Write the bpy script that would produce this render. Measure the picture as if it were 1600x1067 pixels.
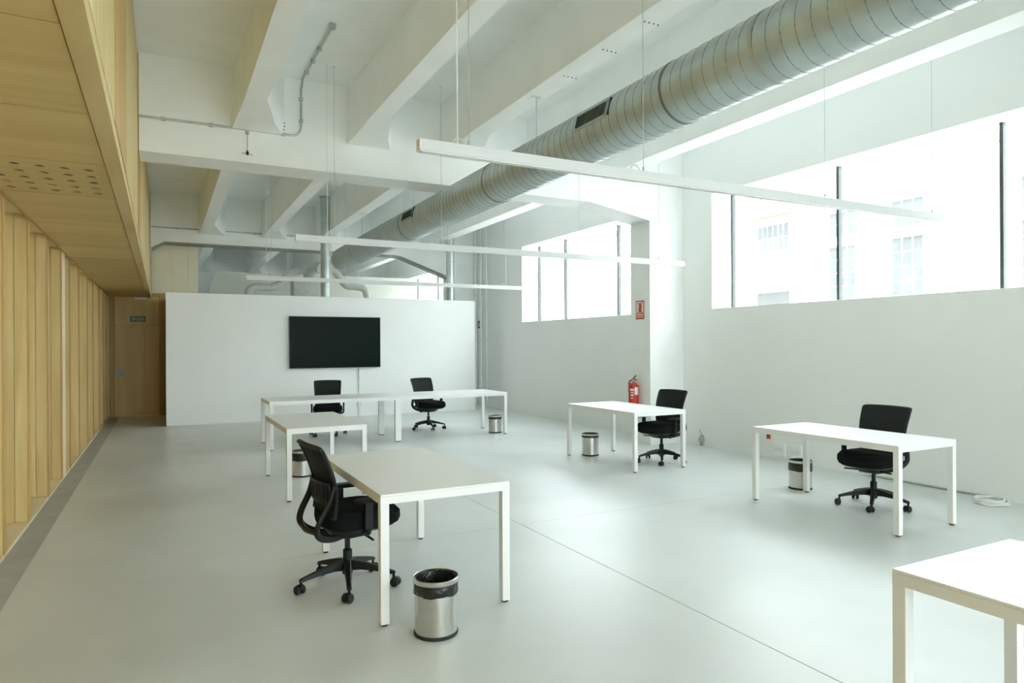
import bpy, bmesh, math, random
from mathutils import Vector, Matrix

for o in list(bpy.data.objects):
    bpy.data.objects.remove(o, do_unlink=True)
S = bpy.context.scene
COL = S.collection
random.seed(7)

# ------------------------------------------------------------------ camera
cam_d = bpy.data.cameras.new('camera')
cam = bpy.data.objects.new('camera', cam_d)
COL.objects.link(cam)
S.camera = cam
cam_d.sensor_width = 36.0
cam_d.lens = 36.0 * 1049.1 / 1600.0
cam_d.shift_y = 6.5 / 1600.0
cam_d.clip_start = 0.05
cam_d.clip_end = 300
cam.matrix_world = (Matrix.Translation((0, 0, 1.57)) @ Matrix.Rotation(-0.4802, 4, 'Z')
                    @ Matrix.Rotation(math.pi / 2, 4, 'X') @ Matrix.Rotation(-0.0048, 4, 'Z'))

# ------------------------------------------------------------------ world, sun, exposure
world = bpy.data.worlds.new('overcast_sky')
S.world = world
world.use_nodes = True
bg = world.node_tree.nodes['Background']
bg.inputs['Color'].default_value = (0.86, 0.955, 1.0, 1)
bg.inputs['Strength'].default_value = 7.0

sun_d = bpy.data.lights.new('sun', 'SUN')
sun_d.energy = 8.0
sun_d.angle = math.radians(3)
sun_d.color = (1.0, 0.985, 0.96)
sun = bpy.data.objects.new('sun', sun_d)
COL.objects.link(sun)
sun.rotation_euler = Vector((0.47, 0.20, -0.86)).to_track_quat('-Z', 'Y').to_euler()

vs = S.view_settings
vs.view_transform = 'Standard'
vs.look = 'None'
vs.gamma = 1.0
vs.use_curve_mapping = False
vs.exposure = 0.54
S.cycles.max_bounces = 16
S.cycles.diffuse_bounces = 10
S.cycles.glossy_bounces = 4
S.cycles.transparent_max_bounces = 12

# ------------------------------------------------------------------ materials
def mat(name, col, rough=0.5, metal=0.0, var=0.0, scale=4.0, bump=0.0, bscale=60.0,
        stretch=None, spec=0.5, aniso=0.0):
    """principled material whose colour is modulated by noise"""
    m = bpy.data.materials.new(name)
    m.use_nodes = True
    nt = m.node_tree
    p = nt.nodes['Principled BSDF']
    p.inputs['Roughness'].default_value = rough
    p.inputs['Metallic'].default_value = metal
    p.inputs['Specular IOR Level'].default_value = spec
    p.inputs['Anisotropic'].default_value = aniso
    tc = nt.nodes.new('ShaderNodeTexCoord')
    mp = nt.nodes.new('ShaderNodeMapping')
    nt.links.new(tc.outputs['Object'], mp.inputs['Vector'])
    if stretch:
        mp.inputs['Scale'].default_value = stretch
    n = nt.nodes.new('ShaderNodeTexNoise')
    n.inputs['Scale'].default_value = scale
    n.inputs['Detail'].default_value = 5
    nt.links.new(mp.outputs['Vector'], n.inputs['Vector'])
    r = nt.nodes.new('ShaderNodeValToRGB')
    a, b = r.color_ramp.elements
    a.position, b.position = 0.3, 0.7
    a.color = tuple(max(0, c * (1 - var)) for c in col) + (1,)
    b.color = tuple(min(1, c * (1 + var)) for c in col) + (1,)
    nt.links.new(n.outputs['Fac'], r.inputs['Fac'])
    nt.links.new(r.outputs['Color'], p.inputs['Base Color'])
    if bump:
        n2 = nt.nodes.new('ShaderNodeTexNoise')
        n2.inputs['Scale'].default_value = bscale
        nt.links.new(mp.outputs['Vector'], n2.inputs['Vector'])
        bp = nt.nodes.new('ShaderNodeBump')
        bp.inputs['Strength'].default_value = bump
        bp.inputs['Distance'].default_value = 0.01
        nt.links.new(n2.outputs['Fac'], bp.inputs['Height'])
        nt.links.new(bp.outputs['Normal'], p.inputs['Normal'])
    return m

def wood(name, c1, c2, rough=0.45, axis='Z', scale=9.0):
    """pine / birch grain running along one axis"""
    m = bpy.data.materials.new(name)
    m.use_nodes = True
    nt = m.node_tree
    p = nt.nodes['Principled BSDF']
    p.inputs['Roughness'].default_value = rough
    p.inputs['Specular IOR Level'].default_value = 0.35
    tc = nt.nodes.new('ShaderNodeTexCoord')
    oi = nt.nodes.new('ShaderNodeObjectInfo')
    ad = nt.nodes.new('ShaderNodeVectorMath'); ad.operation = 'ADD'
    sc_ = nt.nodes.new('ShaderNodeVectorMath'); sc_.operation = 'SCALE'
    cb = nt.nodes.new('ShaderNodeCombineXYZ')
    for k in 'XYZ':
        nt.links.new(oi.outputs['Random'], cb.inputs[k])
    nt.links.new(cb.outputs[0], sc_.inputs[0]); sc_.inputs['Scale'].default_value = 37.0
    nt.links.new(tc.outputs['Object'], ad.inputs[0]); nt.links.new(sc_.outputs[0], ad.inputs[1])
    mp = nt.nodes.new('ShaderNodeMapping')
    nt.links.new(ad.outputs[0], mp.inputs['Vector'])
    st = {'X': (0.07, 1, 1), 'Y': (1, 0.07, 1), 'Z': (1, 1, 0.07)}[axis]
    mp.inputs['Scale'].default_value = st
    n = nt.nodes.new('ShaderNodeTexNoise')
    n.inputs['Scale'].default_value = scale
    n.inputs['Detail'].default_value = 7
    n.inputs['Distortion'].default_value = 0.6
    nt.links.new(mp.outputs['Vector'], n.inputs['Vector'])
    r = nt.nodes.new('ShaderNodeValToRGB')
    a, b = r.color_ramp.elements
    a.position, b.position = 0.32, 0.72
    a.color, b.color = tuple(c1) + (1,), tuple(c2) + (1,)
    nt.links.new(n.outputs['Fac'], r.inputs['Fac'])
    hs = nt.nodes.new('ShaderNodeHueSaturation')
    mr = nt.nodes.new('ShaderNodeMapRange')
    mr.inputs['To Min'].default_value, mr.inputs['To Max'].default_value = 0.92, 1.06
    nt.links.new(oi.outputs['Random'], mr.inputs['Value'])
    nt.links.new(mr.outputs[0], hs.inputs['Value'])
    nt.links.new(r.outputs['Color'], hs.inputs['Color'])
    nt.links.new(hs.outputs['Color'], p.inputs['Base Color'])
    return m

def see_through(name, col, alpha, rough):
    m = bpy.data.materials.new(name)
    m.use_nodes = True
    nt = m.node_tree
    p = nt.nodes['Principled BSDF']
    p.inputs['Base Color'].default_value = tuple(col) + (1,)
    p.inputs['Roughness'].default_value = rough
    t = nt.nodes.new('ShaderNodeBsdfTransparent')
    mx = nt.nodes.new('ShaderNodeMixShader')
    mx.inputs[0].default_value = alpha
    nt.links.new(t.outputs[0], mx.inputs[1])
    nt.links.new(p.outputs[0], mx.inputs[2])
    nt.links.new(mx.outputs[0], nt.nodes['Material Output'].inputs['Surface'])
    return m

M = {}
M['paint'] = mat('white_wall_paint', (0.875, 0.895, 0.885), 0.62, var=0.015, scale=1.3, bump=0.05, bscale=35, spec=0.3)
M['concrete_paint'] = mat('white_painted_concrete', (0.87, 0.89, 0.875), 0.7, var=0.03, scale=2.2, bump=0.12, bscale=25, spec=0.25)
M['floor'] = mat('polished_pale_concrete', (0.655, 0.685, 0.672), 0.36, var=0.10, scale=0.55, bump=0.03, bscale=18, spec=0.45)
M['joint'] = mat('dark_joint_filler', (0.26, 0.27, 0.26), 0.8, var=0.1, scale=20)
M['floor_shade'] = mat('painted_floor_shade', (0.43, 0.435, 0.41), 0.55, var=0.1, scale=3)
M['wood'] = wood('pale_pine', (0.63, 0.47, 0.195), (0.77, 0.61, 0.305))
M['wood_x'] = wood('pale_birch_panel', (0.60, 0.445, 0.185), (0.70, 0.54, 0.26), axis='X', scale=6)
M['wood_y'] = wood('pale_pine_beam', (0.62, 0.47, 0.20), (0.77, 0.61, 0.32), axis='Y')
M['wood_o'] = wood('orange_pine', (0.50, 0.30, 0.09), (0.64, 0.42, 0.16))
M['wood_light'] = wood('bleached_pine', (0.76, 0.64, 0.42), (0.82, 0.71, 0.50))
M['door'] = wood('honey_door_veneer', (0.60, 0.41, 0.14), (0.69, 0.50, 0.20), scale=6)
M['door_frame'] = wood('brown_door_frame', (0.47, 0.30, 0.09), (0.54, 0.36, 0.12), scale=6)
M['cream'] = mat('cream_panel', (0.83, 0.79, 0.63), 0.6, var=0.03, scale=2)
M['table'] = mat('white_laminate', (0.86, 0.865, 0.855), 0.38, var=0.01, scale=5)
M['table_metal'] = mat('white_powder_coat', (0.84, 0.85, 0.84), 0.42, var=0.01, scale=8)
M['rubber'] = mat('black_rubber', (0.02, 0.022, 0.021), 0.7, var=0.1, scale=20)
M['plastic'] = mat('black_nylon', (0.010, 0.013, 0.012), 0.45, var=0.1, scale=25, spec=0.3)
M['fabric'] = mat('black_seat_fabric', (0.007, 0.009, 0.008), 0.95, var=0.2, scale=120, bump=0.2, bscale=400, spec=0.15)
M['mesh'] = see_through('black_mesh_fabric', (0.006, 0.010, 0.009), 0.965, 0.9)
M['steel'] = mat('brushed_stainless_steel', (0.62, 0.61, 0.575), 0.27, 1.0, var=0.05, scale=9, stretch=(1, 1, 30), aniso=0.5)
M['bag'] = mat('black_bin_liner', (0.012, 0.014, 0.013), 0.28, var=0.2, scale=30, bump=0.9, bscale=38)
M['galv'] = mat('galvanised_steel', (0.50, 0.565, 0.56), 0.36, 0.55, var=0.10, scale=5, bump=0.05, bscale=30)
M['seam'] = mat('dark_lock_seam', (0.20, 0.225, 0.22), 0.5, 0.6, var=0.1, scale=8)
M['galv_dull'] = mat('dull_galvanised_steel', (0.50, 0.51, 0.48), 0.45, 0.8, var=0.1, scale=8)
M['flex'] = mat('grey_insulated_duct', (0.56, 0.57, 0.53), 0.6, 0.3, var=0.08, scale=14, bump=0.4, bscale=60)
M['grille'] = mat('dark_grille', (0.10, 0.115, 0.105), 0.5, 0.3, var=0.1, scale=20)
M['frame'] = mat('dark_grey_window_frame', (0.085, 0.095, 0.095), 0.45, 0.4, var=0.08, scale=10)
M['glass'] = see_through('window_glass', (0.9, 0.95, 0.94), 0.04, 0.02)
M['screen'] = mat('dark_display_panel', (0.006, 0.013, 0.010), 0.28, var=0.1, scale=1, spec=0.05)
M['bezel'] = mat('black_display_bezel', (0.010, 0.011, 0.011), 0.4, var=0.1, scale=10)
M['red'] = mat('red_enamel', (0.56, 0.035, 0.022), 0.32, var=0.04, scale=10)
M['sign_red'] = mat('red_sign_plate', (0.52, 0.085, 0.045), 0.5, var=0.03, scale=10)
M['sign_white'] = mat('white_sign_print', (0.83, 0.78, 0.72), 0.5, var=0.02, scale=10)
M['sign_green'] = mat('green_sign_plate', (0.008, 0.085, 0.035), 0.45, var=0.05, scale=10)
M['sign_mint'] = mat('pale_sign_print', (0.52, 0.68, 0.53), 0.5, var=0.02, scale=10)
M['maroon'] = mat('maroon_enamel', (0.16, 0.055, 0.05), 0.5, var=0.05, scale=10)
M['white_plastic'] = mat('white_plastic', (0.78, 0.79, 0.77), 0.4, var=0.02, scale=10)
M['grey_plastic'] = mat('grey_plastic', (0.42, 0.44, 0.42), 0.5, var=0.05, scale=10)
M['wire'] = mat('steel_wire', (0.6, 0.61, 0.6), 0.4, 0.7, var=0.05, scale=10)
M['stucco'] = mat('white_stucco', (0.80, 0.80, 0.775), 0.8, var=0.04, scale=1.2, bump=0.2, bscale=20)
M['trim_stone'] = mat('cream_render_trim', (0.24, 0.21, 0.15), 0.8, var=0.06, scale=3)
M['ext_frame'] = mat('white_painted_window_bar', (0.78, 0.77, 0.73), 0.6, var=0.03, scale=5)
M['ext_glass'] = mat('grey_blind_glass', (0.088, 0.095, 0.095), 0.4, var=0.15, scale=1.2, spec=0.35)
M['shutter'] = mat('grey_roller_shutter', (0.10, 0.105, 0.10), 0.6, var=0.06, scale=5)
M['paving'] = mat('pale_yard_paving', (0.54, 0.55, 0.54), 0.85, var=0.08, scale=1.5)
M['added_strip'] = mat('added_olive_grey_strip', (0.27, 0.275, 0.22), 0.6, 0.1, var=0.06, scale=6)
M['plant'] = mat('grey_beige_panel', (0.60, 0.60, 0.54), 0.7, var=0.03, scale=2)

# ------------------------------------------------------------------ mesh helpers
class MB:
    def __init__(s):
        s.v, s.f = [], []

    def add(s, vs, fs):
        o = len(s.v)
        s.v += [tuple(v) for v in vs]
        s.f += [tuple(i + o for i in f) for f in fs]
        return s

    def box(s, x0, x1, y0, y1, z0, z1):
        return s.add([(x0, y0, z0), (x1, y0, z0), (x1, y1, z0), (x0, y1, z0),
                      (x0, y0, z1), (x1, y0, z1), (x1, y1, z1), (x0, y1, z1)],
                     [(0, 3, 2, 1), (4, 5, 6, 7), (0, 1, 5, 4), (1, 2, 6, 5), (2, 3, 7, 6), (3, 0, 4, 7)])

    def prism(s, poly, a, b, axis='Y'):
        """polygon extruded along an axis; poly gives the two other coordinates in order"""
        def P(p, t):
            if axis == 'Y':
                return (p[0], t, p[1])
            if axis == 'X':
                return (t, p[0], p[1])
            return (p[0], p[1], t)
        n = len(poly)
        vs = [P(p, a) for p in poly] + [P(p, b) for p in poly]
        fs = [tuple(range(n)), tuple(range(2 * n - 1, n - 1, -1))]
        fs += [(i, i + n, (i + 1) % n + n, (i + 1) % n) for i in range(n)]
        return s.add(vs, fs)

    def rings(s, rings, close_start=True, close_end=True, loop=False):
        n = len(rings[0])
        vs = [p for r in rings for p in r]
        fs = []
        m = len(rings)
        for i in range(m if loop else m - 1):
            j = (i + 1) % m
            for k in range(n):
                l = (k + 1) % n
                fs.append((i * n + k, i * n + l, j * n + l, j * n + k))
        if not loop:
            if close_start:
                fs.append(tuple(range(n - 1, -1, -1)))
            if close_end:
                fs.append(tuple(range((m - 1) * n, m * n)))
        return s.add(vs, fs)

    def lathe(s, prof, seg=24, c=(0, 0, 0), caps=True):
        return s.rings([[(c[0] + r * math.cos(2 * math.pi * k / seg), c[1] + r * math.sin(2 * math.pi * k / seg), c[2] + z)
                         for k in range(seg)] for r, z in prof], caps, caps)

    def tube(s, pts, r, seg=8, sx=1.0, caps=True):
        """round (or flattened) tube along a path; r a number or one per point"""
        pts = [Vector(p) for p in pts]
        rs = r if isinstance(r, (list, tuple)) else [r] * len(pts)
        rings = []
        ref = None
        for i, p in enumerate(pts):
            d = (pts[min(i + 1, len(pts) - 1)] - pts[max(i - 1, 0)]).normalized()
            if ref is None:
                ref = Vector((0, 0, 1)) if abs(d.z) < 0.9 else Vector((1, 0, 0))
            u = d.cross(ref)
            if u.length < 1e-5:
                u = d.cross(Vector((0, 1, 0)))
            u.normalize()
            w = u.cross(d).normalized()
            ref = w
            rings.append([p + rs[i] * (sx * math.cos(2 * math.pi * k / seg) * u + math.sin(2 * math.pi * k / seg) * w)
                          for k in range(seg)])
        return s.rings(rings, caps, caps)

    def build(s, name, m, parent=None, bevel=0.0, bseg=2, smooth=35, recalc=True, origin=None):
        me = bpy.data.meshes.new(name)
        vs = s.v
        if origin is not None:
            vs = [(v[0] - origin[0], v[1] - origin[1], v[2] - origin[2]) for v in vs]
        me.from_pydata(vs, [], s.f)
        if recalc or bevel:
            bm = bmesh.new()
            bm.from_mesh(me)
            if recalc:
                bmesh.ops.recalc_face_normals(bm, faces=bm.faces)
            if bevel:
                ed = [e for e in bm.edges if len(e.link_faces) == 2 and e.calc_face_angle(0) > 0.5]
                bmesh.ops.bevel(bm, geom=ed, offset=bevel, segments=bseg, profile=0.5, affect='EDGES')
            bm.to_mesh(me)
            bm.free()
        if smooth:
            me.polygons.foreach_set('use_smooth', [True] * len(me.polygons))
            me.set_sharp_from_angle(angle=math.radians(smooth))
        me.materials.append(M[m])
        o = bpy.data.objects.new(name, me)
        COL.objects.link(o)
        if origin is not None:
            o.location = origin
        if parent:
            o.parent = parent
        return o

def spline(pts, n=6):
    """Catmull-Rom through the points"""
    P = [Vector(p) for p in pts]
    P = [2 * P[0] - P[1]] + P + [2 * P[-1] - P[-2]]
    out = []
    for i in range(1, len(P) - 2):
        for k in range(n):
            t = k / n
            a, b, c, d = P[i - 1], P[i], P[i + 1], P[i + 2]
            out.append(0.5 * ((2 * b) + (c - a) * t + (2 * a - 5 * b + 4 * c - d) * t * t + (3 * b - a - 3 * c + d) * t ** 3))
    out.append(P[-2])
    return out

def thing(name, label, cat, loc=(0, 0, 0), rz=0.0, group=None):
    o = bpy.data.objects.new(name, None)
    COL.objects.link(o)
    o.empty_display_size = 0.1
    o.location = loc
    o.rotation_euler = (0, 0, rz)
    tag(o, label, cat, group)
    return o

def tag(o, label, cat, group=None):
    o['label'] = label
    o['category'] = cat
    if group:
        o['group'] = group
    return o

def struct(o, label=None):
    o['kind'] = 'structure'
    if label:
        o['label'] = label
    return o

def dup(root, label, loc, rz, group=None):
    def cp(o, parent):
        c = o.copy()
        COL.objects.link(c)
        c.parent = parent
        for ch in [x for x in bpy.data.objects if x.parent == o and x != c]:
            cp(ch, c)
        return c
    r = cp(root, None)
    r.location = loc
    r.rotation_euler = (0, 0, rz)
    r['label'] = label
    if group:
        r['group'] = group
    return r

def text(name, body, size, m, parent, loc, rot, width=None):
    cu = bpy.data.curves.new(name, 'FONT')
    cu.body = body
    cu.size = size
    cu.align_x = 'CENTER'
    cu.align_y = 'CENTER'
    cu.extrude = 0.0008
    tmp = bpy.data.objects.new(name, cu)
    COL.objects.link(tmp)
    me = bpy.data.meshes.new_from_object(tmp.evaluated_get(bpy.context.evaluated_depsgraph_get()))
    bpy.data.objects.remove(tmp, do_unlink=True)
    me.materials.clear()
    me.materials.append(M[m])
    o = bpy.data.objects.new(name, me)
    COL.objects.link(o)
    o.parent = parent
    o.location = loc
    o.rotation_euler = rot
    if width:
        w = max(v.co.x for v in me.vertices) - min(v.co.x for v in me.vertices)
        o.scale.x = width / w
    return o

# ================================================================== THE SETTING
WX, WO = 7.45, 7.85          # right wall, inner and outer face
PY = 15.0                    # partition
Y0, Y1 = -7.3, 24.6          # ends of the hall

# ---- floor: cast slabs with open joints
floor = struct(MB().box(-1.9, WO, Y0 - .2, Y1 + .2, -0.30, -0.012).build('floor', 'joint', smooth=0), 'pale grey polished concrete floor cast in large slabs')
gx, gy = [-1.9, 2.788, WX + .02], [Y0 - .1, -2.9, 5.20, 13.1, Y1 + .1]
for i in range(2):
    for j in range(4):
        g_ = 0.0035 if j != 1 or i else 0.0035
        x0, x1 = gx[i] + (g_ if i else 0), gx[i + 1] - (g_ if i < 1 else 0)
        y0, y1 = gy[j] + (0.0018 if j else 0), gy[j + 1] - (0.0018 if j < 3 else 0)
        MB().box(x0, x1, y0, y1, -0.012, 0.0).build('slab', 'floor', floor, smooth=0)
struct(MB().box(-1.05, -0.86, Y0, 17.58, 0.0, 0.0025).build('trim_1', 'floor_shade', smooth=0), 'soft shade along the foot of the wood wall, put in as a darker floor strip')  # darker strip colour stands for the soft shadow beside the wood wall

# ---- right wall with window openings
wins = [(-6.6, -0.7, [-6.4, -4.8, -3.0, -1.2]), (3.28, 7.68, [7.57, 5.75, 3.84]),
        (9.05, 13.78, [13.54, 12.39, 10.48]), (17.2, 22.2, [21.9, 20.0, 18.1])]
ZS, ZT = 2.12, 3.87
b = MB()
b.box(WX, WO, Y0, Y1, -0.3, ZS).box(WX, WO, Y0, Y1, ZT, 5.2)
ys = [Y0] + [v for w in wins for v in w[:2]] + [Y1]
for k in range(0, len(ys), 2):
    b.box(WX, WO, ys[k], ys[k + 1], ZS, ZT)
struct(b.build('wall_right', 'paint', smooth=0), 'white plastered wall with long high windows')
for n, (a, c, ms) in enumerate(wins):
    w = struct(MB().box(WO - .085, WO - .045, a, c, ZS, ZS + .012).build('window_%d' % (n + 1), 'frame', smooth=0),
               'long high frameless window with thin dark mullions')
    ed = sorted([a] + ms + [c])
    for m_ in ms:
        MB().box(WO - .10, WO - .035, m_ - .018, m_ + .018, ZS + .012, ZT - .004).build('mullion', 'frame', w, smooth=0)
    for p, q in zip(ed[:-1], ed[1:]):
        if q - p > .1:
            MB().box(WO - .070, WO - .062, p + .019, q - .019, ZS + .012, ZT - .002).build('pane', 'glass', w, smooth=0)
    # light portal in the opening: only guides the sampling of the sky
    pd = bpy.data.lights.new('sky_portal', 'AREA')
    pd.shape = 'RECTANGLE'
    pd.size, pd.size_y = c - a, ZT - ZS
    pd.cycles.is_portal = True
    po = bpy.data.objects.new('sky_portal', pd)
    COL.objects.link(po)
    po.matrix_world = Matrix.Translation((WO + .02, (a + c) / 2, (ZS + ZT) / 2)) @ Matrix(((0, 0, 1, 0), (1, 0, 0, 0), (0, 1, 0, 0), (0, 0, 0, 1)))

# ---- columns on the right wall
for n, (ya, yb, xa) in enumerate(((0.26, 0.74, 6.78), (8.33, 8.81, 6.78), (16.40, 16.86, 6.70))):
    struct(MB().box(xa, WX, ya, yb, 0, 3.52 if n != 2 else 3.38).build('trim_%d' % (n + 2), 'concrete_paint', smooth=0),
           'white concrete column standing out from the window wall')

# ---- ceiling: slabs, girders across, ribs along
ceil = struct(MB().box(-2.0, WO, Y0 - .2, Y1 + .2, 5.2, 5.45).build('ceiling', 'concrete_paint', smooth=0),
              'white painted concrete ceiling with girders and ribs')
for y0, y1, z in ((Y0 - .2, .5, 4.78), (.5, 8.57, 4.78), (8.57, 16.63, 4.92), (16.63, Y1 + .2, 4.92)):
    MB().box(-2.0, WO, y0, y1, z, 5.2).build('slab', 'concrete_paint', ceil, smooth=0)
def girder(y0, y1, zs, xr, zr, xe, xl=None, zl=None):
    poly = [(-.215, 4.95), (-.215, zl if zl else zs)]
    if xl is not None:
        poly.append((xl, zs))
    poly += [(xr - .12, zs), (xr + .03, zs - .02), (xe, zr), (WX, zr), (WX, 4.95)]
    lo, hi = poly[1:-1], 4.95
    b = MB()
    rings = [[(x, y0, z), (x, y1, z), (x, y1, hi), (x, y0, hi)] for x, z in lo]
    b.rings(rings).build('girder', 'concrete_paint', ceil, smooth=0)
girder(.26, .74, 3.71, 5.75, 3.52, 6.78)
girder(8.33, 8.81, 3.71, 5.75, 3.52, 6.78)
girder(16.40, 16.86, 3.87, 5.35, 3.38, 6.70, .05, 3.71)
def rib(xa, xb, y0, y1, zt):
    L = y1 - y0
    rings = []
    for t, fl, fr, dz in ((0, .05, .30, .07), (.35, .03, .16, .055), (.95, 0, 0, 0), (L - .95, 0, 0, 0), (L - .35, .03, .16, .055), (L, .05, .30, .07)):
        y = y0 + t
        rings.append([(xa - fl, y, zt), (xa - fl, y, 4.15 - dz), (xb + fr, y, 4.15 - dz), (xb + fr + .02, y, zt)])
    MB().rings(rings).build('rib', 'concrete_paint', ceil, smooth=25)
for y0, y1, zt in ((.74, 8.33, 4.8), (8.81, 16.40, 4.94), (-7.3, .26, 4.8)):
    for xa, xb in ((.77, .985), (2.09, 2.30), (3.32, 3.56), (4.64, 4.87), (5.93, 6.22)):
        rib(xa, xb, y0, y1, zt)
for xa, xb in ((.95, 1.2), (2.6, 2.85), (4.2, 4.45), (5.9, 6.15)):
    rib(xa, xb, 16.86, Y1, 4.94)

# ---- end walls
rw = MB().box(-2.0, WO, Y0 - .3, Y0, -.3, .9).box(-2.0, WO, Y0 - .3, Y0, 4.2, 5.2)
rw.box(-2.0, -.2, Y0 - .3, Y0, .9, 4.2).box(7.2, WO, Y0 - .3, Y0, .9, 4.2)
struct(rw.build('wall_rear', 'paint', smooth=0), 'white end wall behind the camera with an added fill window')
w = struct(MB().box(-.2, 7.2, Y0 - .22, Y0 - .18, .9, .912).build('window_5', 'frame', smooth=0), 'added wide window in the unseen end wall, for fill daylight')  # added window behind the camera; its daylight evens out the foreground
for k in range(4):
    x = -.2 + 7.4 * k / 4
    MB().box(x, x + .036, Y0 - .235, Y0 - .17, .912, 4.196).build('mullion', 'frame', w, smooth=0)
    MB().box(x + .037, x + 7.4 / 4 - .002, Y0 - .205, Y0 - .197, .912, 4.196).build('pane', 'glass', w, smooth=0)
pd = bpy.data.lights.new('sky_portal', 'AREA')
pd.shape = 'RECTANGLE'
pd.size, pd.size_y = 7.4, 3.3
pd.cycles.is_portal = True
po = bpy.data.objects.new('sky_portal', pd)
COL.objects.link(po)
po.matrix_world = Matrix.Translation((3.5, Y0 - .32, 2.55)) @ Matrix.Rotation(math.pi / 2, 4, 'X') @ Matrix.Rotation(math.pi, 4, 'Y')
struct(MB().box(-2.0, WO, Y1, Y1 + .3, -.3, 5.2).build('wall_far', 'paint', smooth=0), 'white far end wall beyond the partition')
struct(MB().box(-2.0, -1.72, Y0, Y1, -.3, 5.2).build('wall_left_outer', 'paint', smooth=0), 'outer wall behind the wood volume')

# ---- partition
part = struct(MB().box(.065, 6.79, PY, PY + .10, 0, 2.665).build('wall_partition', 'paint', bevel=.003, smooth=0),
              'free-standing white partition wall carrying the screen')
struct(MB().box(.066, 6.788, PY - .004, PY, 0, .012).build('baseboard_partition', 'white_plastic', smooth=0), 'thin white strip at the foot of the partition')

# ---- wood volume on the left
ZF = 2.72
wl = struct(MB().box(-1.70, -1.66, Y0, 17.6, 0, ZF + .1).build('wall_left', 'wood', smooth=0), 'pale pine wall of deep upright fins under an overhanging storey')
fins = [-7.2, -5.9, -4.7, -3.6, -2.5, -1.4, -.3, .8, 1.9, 3.0, 4.07, 5.13, 6.20, 7.27, 8.40, 9.46, 10.28, 11.35, 12.55, 13.55, 14.75, 15.8, 16.7, 17.46]
for i, y in enumerate(fins):
    edge = 'wood_o' if i % 3 == 1 else 'wood'
    MB().box(-1.157, -1.062, y, y + .055, .03, ZF + .034).build('fin_board', 'wood', wl, bevel=.002, bseg=1, smooth=0)
    MB().box(-1.26, -1.160, y + .001, y + .054, .03, ZF + .034).build('fin_board', 'wood', wl, bevel=.002, bseg=1, smooth=0)
    MB().box(-1.66, -1.264, y + .003, y + .052, .03, ZF + .034).build('fin_board', 'wood', wl, bevel=.002, bseg=1, smooth=0)
    MB().box(-1.061, -1.05, y - .004, y + .059, .03, ZF + .034).build('fin_edge', 'wood_o', wl, smooth=0)
    if abs(y - 9.46) < .01:
        MB().box(-1.30, -1.046, y + .06, y + .30, .03, ZF + .034).build('fin_post', 'wood_light', wl, bevel=.003, smooth=0)
    y2 = fins[i + 1] if i + 1 < len(fins) else 17.54
    MB().box(-1.66, -1.052, y + .06, y2 - .005, 0, .03).build('niche_floor', 'wood_light', wl, smooth=0)
# soffit panels and the perforated one
ps = [-7.25 + 1.05 * k for k in range(10)] + [2.85, 3.90, 4.95, 6.02, 7.11, 8.06, 9.03, 10.1, 11.15, 12.2, 13.25, 14.3, 15.4, 16.5, 17.58]
ps = [p for p in ps if p < 2.5] + [p for p in ps if p > 2.5]
for a, c in zip(ps[:-1], ps[1:]):
    if abs(a - 4.95) < .01:
        continue
    MB().box(-1.035, -.318, a + .005, c - .005, ZF, ZF + .03).build('soffit_panel', 'wood_x', wl, smooth=0)
MB().box(-1.048, -1.040, Y0, 17.58, ZF - .012, ZF + .05).build('soffit_rail', 'wood_o', wl, smooth=0)
MB().box(-1.66, -1.050, Y0, 17.58, ZF + .035, ZF + .05).build('niche_ceiling', 'wood_light', wl, smooth=0)
# perforated panel: plate with 5 x 6 real holes
hb = MB()
xs = [-1.016 + .1325 * k for k in range(6)]
yr = [5.05 + .185 * k for k in range(6)]
def holed(b, x0, x1, y0, y1, r, z0, z1, n=16):
    cx, cy = (x0 + x1) / 2, (y0 + y1) / 2
    hx, hy = (x1 - x0) / 2, (y1 - y0) / 2
    inn, out = [], []
    for k in range(n):
        a = 2 * math.pi * k / n + math.pi / n
        ca, sa = math.cos(a), math.sin(a)
        inn.append((cx + r * ca, cy + r * sa))
        t = 1 / max(abs(ca), abs(sa))
        out.append((cx + hx * ca * t, cy + hy * sa * t))
    # add the true corners by snapping the nearest boundary points
    for cxn, cyn in ((x0, y0), (x1, y0), (x1, y1), (x0, y1)):
        j = min(range(n), key=lambda q: (out[q][0] - cxn) ** 2 + (out[q][1] - cyn) ** 2)
        out[j] = (cxn, cyn)
    vs = [(p[0], p[1], z0) for p in inn] + [(p[0], p[1], z0) for p in out] + [(p[0], p[1], z1) for p in inn]
    fs = []
    for k in range(n):
        l = (k + 1) % n
        fs.append((k, l, n + l, n + k))
        fs.append((k, 2 * n + k, 2 * n + l, l))
    b.add(vs, fs)
for i in range(5):
    for j in range(5):
        holed(hb, xs[i], xs[i + 1], yr[j], yr[j + 1], .029, ZF, ZF + .007)
hb.box(-1.035, xs[0], 4.955, 6.015, ZF, ZF + .028).box(xs[-1], -.318, 4.954, 6.016, ZF, ZF + .028)
hb.box(xs[0], xs[-1], 4.954, yr[0], ZF, ZF + .028).box(xs[0], xs[-1], yr[-1], 6.016, ZF, ZF + .028)
hb.build('perforated_soffit_panel', 'wood_x', wl, smooth=0, recalc=False)
MB().box(-1.035, -.318, 4.96, 6.01, ZF + .09, ZF + .10).build('vent_backing', 'rubber', wl, smooth=0)
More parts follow.
